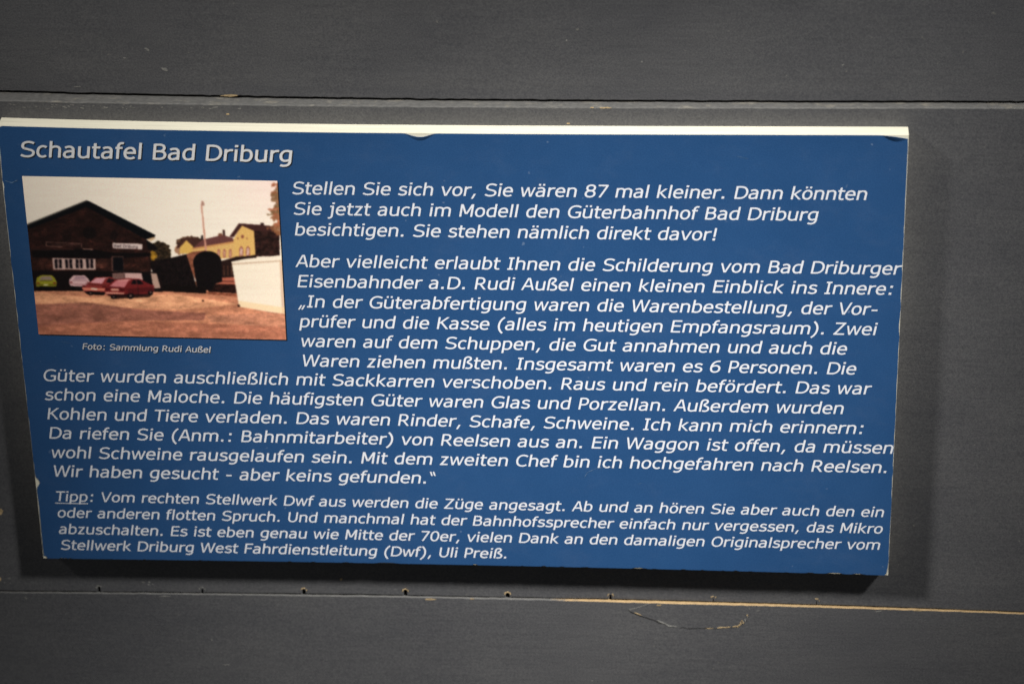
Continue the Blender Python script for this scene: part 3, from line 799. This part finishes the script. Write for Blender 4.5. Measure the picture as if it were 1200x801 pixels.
# cars
def wheel(x, y, rx, ry): ell(x, y, rx, ry, (16, 12, 14)); ell(x, y, rx*.45, ry*.45, (110, 84, 80))
poly([(82, 490), (86, 470), (104, 460), (152, 460), (166, 474), (174, 492), (172, 512), (84, 512)], (142, 140, 34))
poly([(96, 482), (106, 465), (146, 465), (158, 482)], (138, 120, 110)); poly([(84, 500), (172, 500), (172, 506), (84, 506)], (100, 96, 20)); poly([(86, 510), (172, 510), (170, 526), (92, 526)], (16, 12, 12))
poly([(228, 480), (246, 461), (296, 461), (312, 476), (322, 496), (318, 518), (236, 516), (228, 496)], (204, 168, 172))
poly([(248, 478), (256, 466), (294, 466), (304, 478)], (160, 128, 140)); poly([(232, 508), (300, 512), (298, 522), (238, 520)], (30, 20, 22)); poly([(232, 498), (300, 500), (300, 504), (232, 502)], (170, 120, 126))
poly([(284, 520), (318, 492), (342, 470), (412, 468), (432, 482), (436, 500), (400, 540), (300, 538)], (134, 50, 48))
poly([(320, 494), (344, 474), (388, 474), (372, 498)], (208, 146, 158)); poly([(390, 492), (402, 474), (424, 480), (424, 496)], (36, 22, 26))
poly([(284, 514), (392, 520), (392, 530), (290, 528)], (208, 120, 100)); poly([(292, 532), (390, 536), (380, 548), (310, 546)], (24, 14, 14)); wheel(322, 540, 12, 9)
poly([(384, 525), (400, 500), (432, 480), (480, 474), (540, 478), (570, 494), (600, 506), (602, 530), (580, 546), (500, 556), (420, 556), (386, 544)], (118, 36, 38))
poly([(402, 512), (434, 484), (492, 480), (470, 516)], (196, 118, 124)); poly([(500, 500), (508, 482), (536, 482), (556, 500)], (22, 16, 22)); poly([(520, 482), (523, 482), (528, 500), (524, 500)], (140, 60, 58))
poly([(386, 534), (470, 538), (470, 545), (388, 542)], (214, 146, 128)); poly([(412, 520), (446, 521), (446, 530), (412, 529)], (205, 150, 130)); poly([(392, 546), (596, 544), (580, 558), (430, 566)], (30, 14, 14), .8)
poly([(476, 520), (600, 512), (600, 518), (478, 528)], (96, 30, 32), .7)
wheel(424, 557, 13, 9); wheel(498, 552, 14, 14); wheel(586, 537, 11, 12)
ell(816, 574, 5, 4, (50, 30, 26))
poly([(100, 483), (156, 483), (156, 486), (100, 486)], (80, 76, 24)); poly([(86, 492), (98, 493), (98, 498), (86, 498)], (120, 50, 26)); poly([(158, 492), (170, 492), (170, 498), (158, 498)], (120, 50, 26))
poly([(116, 500), (136, 500), (136, 506), (116, 506)], (190, 186, 150)); ell(98, 522, 9, 7, (10, 8, 8)); ell(160, 522, 9, 7, (10, 8, 8))
poly([(240, 482), (306, 482), (306, 485), (240, 485)], (150, 112, 120)); poly([(230, 488), (242, 489), (242, 496), (230, 495)], (130, 60, 62)); poly([(306, 490), (318, 490), (318, 497), (306, 497)], (120, 60, 60)); ell(246, 520, 9, 7, (10, 8, 8))
poly([(286, 505), (300, 506), (300, 513), (286, 512)], (90, 24, 22)); poly([(372, 508), (392, 508), (392, 515), (372, 515)], (96, 26, 24)); poly([(324, 516), (352, 518), (352, 526), (324, 524)], (214, 186, 170))
poly([(300, 498), (396, 502), (396, 505), (300, 502)], (92, 34, 34)); poly([(408, 474), (411, 474), (416, 498), (412, 498)], (96, 36, 36))
poly([(386, 518), (404, 519), (404, 528), (386, 526)], (84, 18, 20)); poly([(448, 521), (472, 522), (472, 531), (448, 530)], (88, 20, 22))
poly([(404, 510), (476, 515), (476, 519), (402, 514)], (84, 24, 28)); poly([(486, 522), (602, 514), (602, 530), (486, 545)], (92, 26, 30), .8); poly([(528, 500), (531, 500), (534, 545), (531, 545)], (60, 16, 20), .8)
poly([(440, 482), (484, 478), (500, 480), (494, 484), (442, 486)], (232, 172, 168), .7); poly([(348, 472), (400, 470), (402, 474), (348, 477)], (216, 156, 156), .7)
# white kiosk box at the right
poly([(940, 402), (1000, 390), (1160, 374), (1166, 378), (1172, 632), (1100, 622), (974, 600)], (231, 221, 204), tex=0.985+0.03*vnoise(200, 8, 81))
poly([(942, 410), (1162, 396), (1162, 402), (943, 416)], (186, 158, 136), .8); poly([(1150, 400), (1166, 400), (1174, 632), (1162, 630)], (206, 176, 154), .9)
poly([(972, 574), (1172, 604), (1172, 632), (974, 600)], (236, 200, 150), .6); poly([(966, 590), (978, 592), (978, 602), (968, 600)], (60, 36, 30))
poly([(930, 396), (1045, 372), (1045, 380), (940, 402)], (40, 26, 26))
# branch at the right edge
for k in range(26):
    y = 60+k*8.8; xw = 1128+14*math.sin(k*.75)+rs.uniform(-12, 12)
    ell((xw+1160)/2, y, (1172-xw)/2, 10, (140+rs.uniform(-30, 25), 90, 60), .75, rag=1.1, seed=90+k)
# soften like a print, then add grain
def blur(A, s):
    r = int(3*s)+1; k = np.exp(-np.arange(-r, r+1)**2/(2*s*s)); k /= k.sum()
    P_ = np.pad(A, ((r, r), (r, r), (0, 0)), 'edge')
    P_ = sum(k[i]*P_[i:i+A.shape[0]] for i in range(2*r+1))
    return sum(k[i]*P_[:, i:i+A.shape[1]] for i in range(2*r+1))
IMG = blur(IMG, 1.7)
IMG = np.clip(IMG + 0.10*(IMG-0.5)*np.clip(1.6-2*np.abs(IMG-0.5), 0, 1) + 0.0, 0, 1)
LUM = IMG.mean(2, keepdims=True)
IMG = LUM + (IMG-LUM)*0.88
IMG = IMG*(1-0.16*np.clip((0.25-LUM)/0.1, 0, 1))*np.array((1.02, 1.0, 0.98))
IMG = np.clip(IMG + rs.normal(0, 0.022, (TH, TW, 1)) + rs.normal(0, 0.008, (TH, TW, 3)), 0, 1)
im = bpy.data.images.new('printed_artwork', TW, TH)
px = np.ones((TH, TW, 4), np.float32); px[..., :3] = IMG
im.pixels.foreach_set(px.ravel()); im.update(); im.pack()

PQ = [(-0.3252, 0.0011), (-0.1545, -0.0003), (-0.1541, 0.1186), (-0.3256, 0.1200)]
def quad(name, Q, y, m, uv=False):
    o = obj(name, [(x, y, z) for x, z in Q], [(0, 1, 2, 3)], m, film)
    if uv:
        l = o.data.uv_layers.new(name='UVMap')
        for i, c in enumerate([(0, 0), (1, 0), (1, 1), (0, 1)]): l.data[i].uv = c
    return o
m, nt, b = mat('printed_photo', (0.5, 0.5, 0.5, 1), 0.45, 0.32)
ti = nt.nodes.new('ShaderNodeTexImage'); ti.image = im; ti.extension = 'EXTEND'; ti.interpolation = 'Cubic'
ga = nt.nodes.new('ShaderNodeMix'); ga.data_type = 'RGBA'; ga.blend_type = 'MULTIPLY'; ga.inputs[0].default_value = 1.0
ga.inputs[7].default_value = (1.24, 1.20, 1.14, 1)
nt.links.new(ti.outputs['Color'], ga.inputs[6]); nt.links.new(ga.outputs[2], b.inputs['Base Color'])
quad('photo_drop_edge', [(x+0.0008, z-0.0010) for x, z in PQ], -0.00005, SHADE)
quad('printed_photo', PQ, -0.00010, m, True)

# a few fine scratches in the film
def scratch(P, w_, y=YT-0.00003):
    P = [Vector(p) for p in P]; v, f = [], []
    Q = []
    for i in range(len(P)-1):
        for t in np.linspace(0, 1, 7)[:-1]: Q.append(P[i].lerp(P[i+1], float(t)))
    Q.append(P[-1])
    for k, p in enumerate(Q):
        d = (Q[min(k+1, len(Q)-1)]-Q[max(k-1, 0)]).normalized()
        h = w_/2*random.uniform(0.3, 1)
        v += [(p.x-d.y*h, y, p.y+d.x*h), (p.x+d.y*h, y, p.y-d.x*h)]
    for k in range(len(Q)-1): f.append((2*k, 2*k+1, 2*k+3, 2*k+2))
    return obj('fine_scratch', v, f, SCR, film)
SCR = plain('scratched_film', (0.10, 0.17, 0.28, 1), 0.6, 0.2, 300, 0.4)
scratch([(0.0480, -0.1040), (0.0500, -0.1000), (0.0560, -0.0970), (0.0640, -0.0955)], 0.00035)
scratch([(-0.3290, 0.1170), (-0.3330, 0.1150), (-0.3375, 0.1165)], 0.0008)
scratch([(0.1500, 0.1400), (0.1570, 0.1385)], 0.0003)
scratch([(-0.2100, -0.1680), (-0.2000, -0.1672), (-0.1930, -0.1677)], 0.0003)
scratch([(0.2300, -0.1480), (0.2330, -0.1530)], 0.0003)
for _ in range(60):
    x, z = random.uniform(-0.335, 0.255), random.uniform(-0.172, 0.150)
    if -0.33 < x < -0.15 and -0.005 < z < 0.125: continue
    a = random.uniform(0, 3.14); l = random.uniform(0.0004, 0.0012)
    if _ % 12 == 0: scratch([(x, z), (x+6*l*math.cos(a), z+6*l*math.sin(a))], 0.0002)
